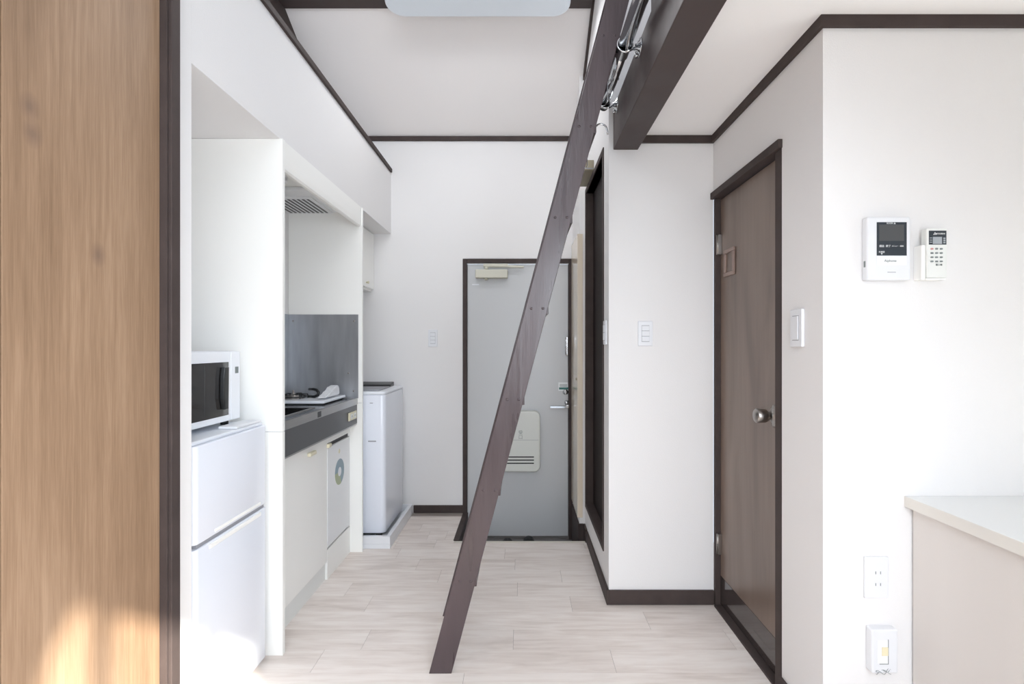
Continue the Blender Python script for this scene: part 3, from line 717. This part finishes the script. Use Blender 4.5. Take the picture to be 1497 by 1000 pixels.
# ------------------------------------------------------------------ right counter
ct = thing('counter','pale cabinet counter with white top at the right edge','counter',(1.9,1.1,0))
mb = MB().m('panel').box(1.2205,1.2405,.55,YF-.006,0,.7655,.001); mb.build('side_panel',ct)
mb = MB().m('panel').box(1.2405,2.6,.575,YF-.006,.06,.7655); mb.build('carcass',ct)
for i in range(3):
    dd = MB().m('panel').box(1.245+i*.45,1.69+i*.45,.555,.574,.07,.76,.002).build('door',ct)
    MB().m('nickel').box(1.65+i*.45,1.66+i*.45,.545,.555,.6,.72,.002).build('handle',dd)
mb = MB().m('counter').box(1.1995,2.62,.53,YF-.0005,.7660,.7995,.002); mb.m('countere').box(1.1975,1.1995,.53,YF-.0005,.7660,.7990,.0006)
mb.build('worktop',ct)

# ------------------------------------------------------------------ shoes
def shoe(x, label):
    t = thing('shoe', label, 'shoe', (x,3.66,-.2), group='pair of black shoes in the entry')
    mb = MB().m('rubber'); mb.prism([(x-.03,3.56),(x-.042,3.62),(x-.046,3.70),(x-.04,3.78),(x-.02,3.82),(x+.015,3.82),(x+.038,3.79),(x+.044,3.71),(x+.035,3.62),(x+.03,3.56),(x,3.545)],'xy',-.2,-.183,.003); mb.build('sole',t)
    bm = bmesh.new(); rings = []
    for (y,hw,h) in ((3.55,.02,.05),(3.575,.032,.058),(3.63,.036,.05),(3.69,.043,.058),(3.75,.042,.062),(3.79,.032,.045),(3.815,.016,.02)):
        rings.append([bm.verts.new((x+hw*math.cos(math.pi*i/10)-x, y-3.66, .017+h*math.sin(math.pi*i/10)**.7)) for i in range(11)])
    for a,b in zip(rings,rings[1:]):
        for i in range(10): bm.faces.new((a[i],a[i+1],b[i+1],b[i])).smooth = True
    bm.faces.new(rings[0]); bm.faces.new(rings[-1][::-1])
    bmesh.ops.recalc_face_normals(bm, faces=bm.faces)
    me = bpy.data.meshes.new('upper'); bm.to_mesh(me); bm.free(); me.materials.append(M['rubber'])
    o = bpy.data.objects.new('upper', me); C.objects.link(o); o.parent = t
    return t
shoe(.055,'black shoe peeking over the entry step, the right one of the pair')
t_ = shoe(-.10,'black shoe peeking over the entry step, the left and lower one of the pair'); t_.location.y -= .02; t_.scale = (1,1,.9)

# ------------------------------------------------------------------ lights
def area(name, loc, rot, sx, sy, power, col=(1,1,1)):
    l = bpy.data.lights.new(name,'AREA'); l.shape = 'RECTANGLE'; l.size = sx; l.size_y = sy; l.energy = power; l.color = col
    o = bpy.data.objects.new(name,l); C.objects.link(o); o.location = loc; o.rotation_euler = rot; return o
area('window_daylight',(.1,YR+.2,1.35),(R(61),0,R(27)),1.9,1.6,52,(.85,.92,1)).data.spread = R(136)
area('side_fill_light',(XE-.04,.1,1.35),(R(88),0,R(84)),1.2,1.3,4,(.84,.92,1)).data.spread = R(110)  # added fill from the right for the left-hand surfaces
area('upper_fill_light',(-.45,YR+.05,3.05),(R(82),0,0),1.8,.85,20,(.88,.94,1))  # unseen source added high behind the viewer to brighten the ceiling
s = bpy.data.lights.new('sun','SUN'); s.energy = 16; s.angle = .022; s.color = (1,.95,.84)
so = bpy.data.objects.new('sun',s); C.objects.link(so); so.location = (2,-3,4)
so.rotation_euler = Vector((-.8,1,-.72)).to_track_quat('-Z','Y').to_euler()
lp = area('lamp_glow',(-.243,2.88,3.16),(0,0,0),.95,.15,8,(.97,.98,1))

w = bpy.data.worlds.new('sky'); sc.world = w; w.use_nodes = True
bg = w.node_tree.nodes['Background']; bg.inputs['Color'].default_value = (.75,.86,1,1); bg.inputs['Strength'].default_value = 1.5

# ------------------------------------------------------------------ camera
cam = bpy.data.cameras.new('camera'); co = bpy.data.objects.new('camera',cam); C.objects.link(co)
co.location = (0,0,1.27); co.rotation_euler = (R(90),0,0)
cam.sensor_width = 36; cam.lens = 750/1497*36; cam.shift_x = -13.5/1497; cam.shift_y = 5/1497; cam.clip_start = .02
sc.camera = co
sc.view_settings.view_transform = 'Standard'; sc.view_settings.look = 'None'; sc.view_settings.gamma = 1
sc.view_settings.exposure = .07
sc.view_settings.use_curve_mapping = False
sc.cycles.max_bounces = 12; sc.cycles.diffuse_bounces = 8
for o in C.objects:
    if '_origin' in o: del o['_origin']
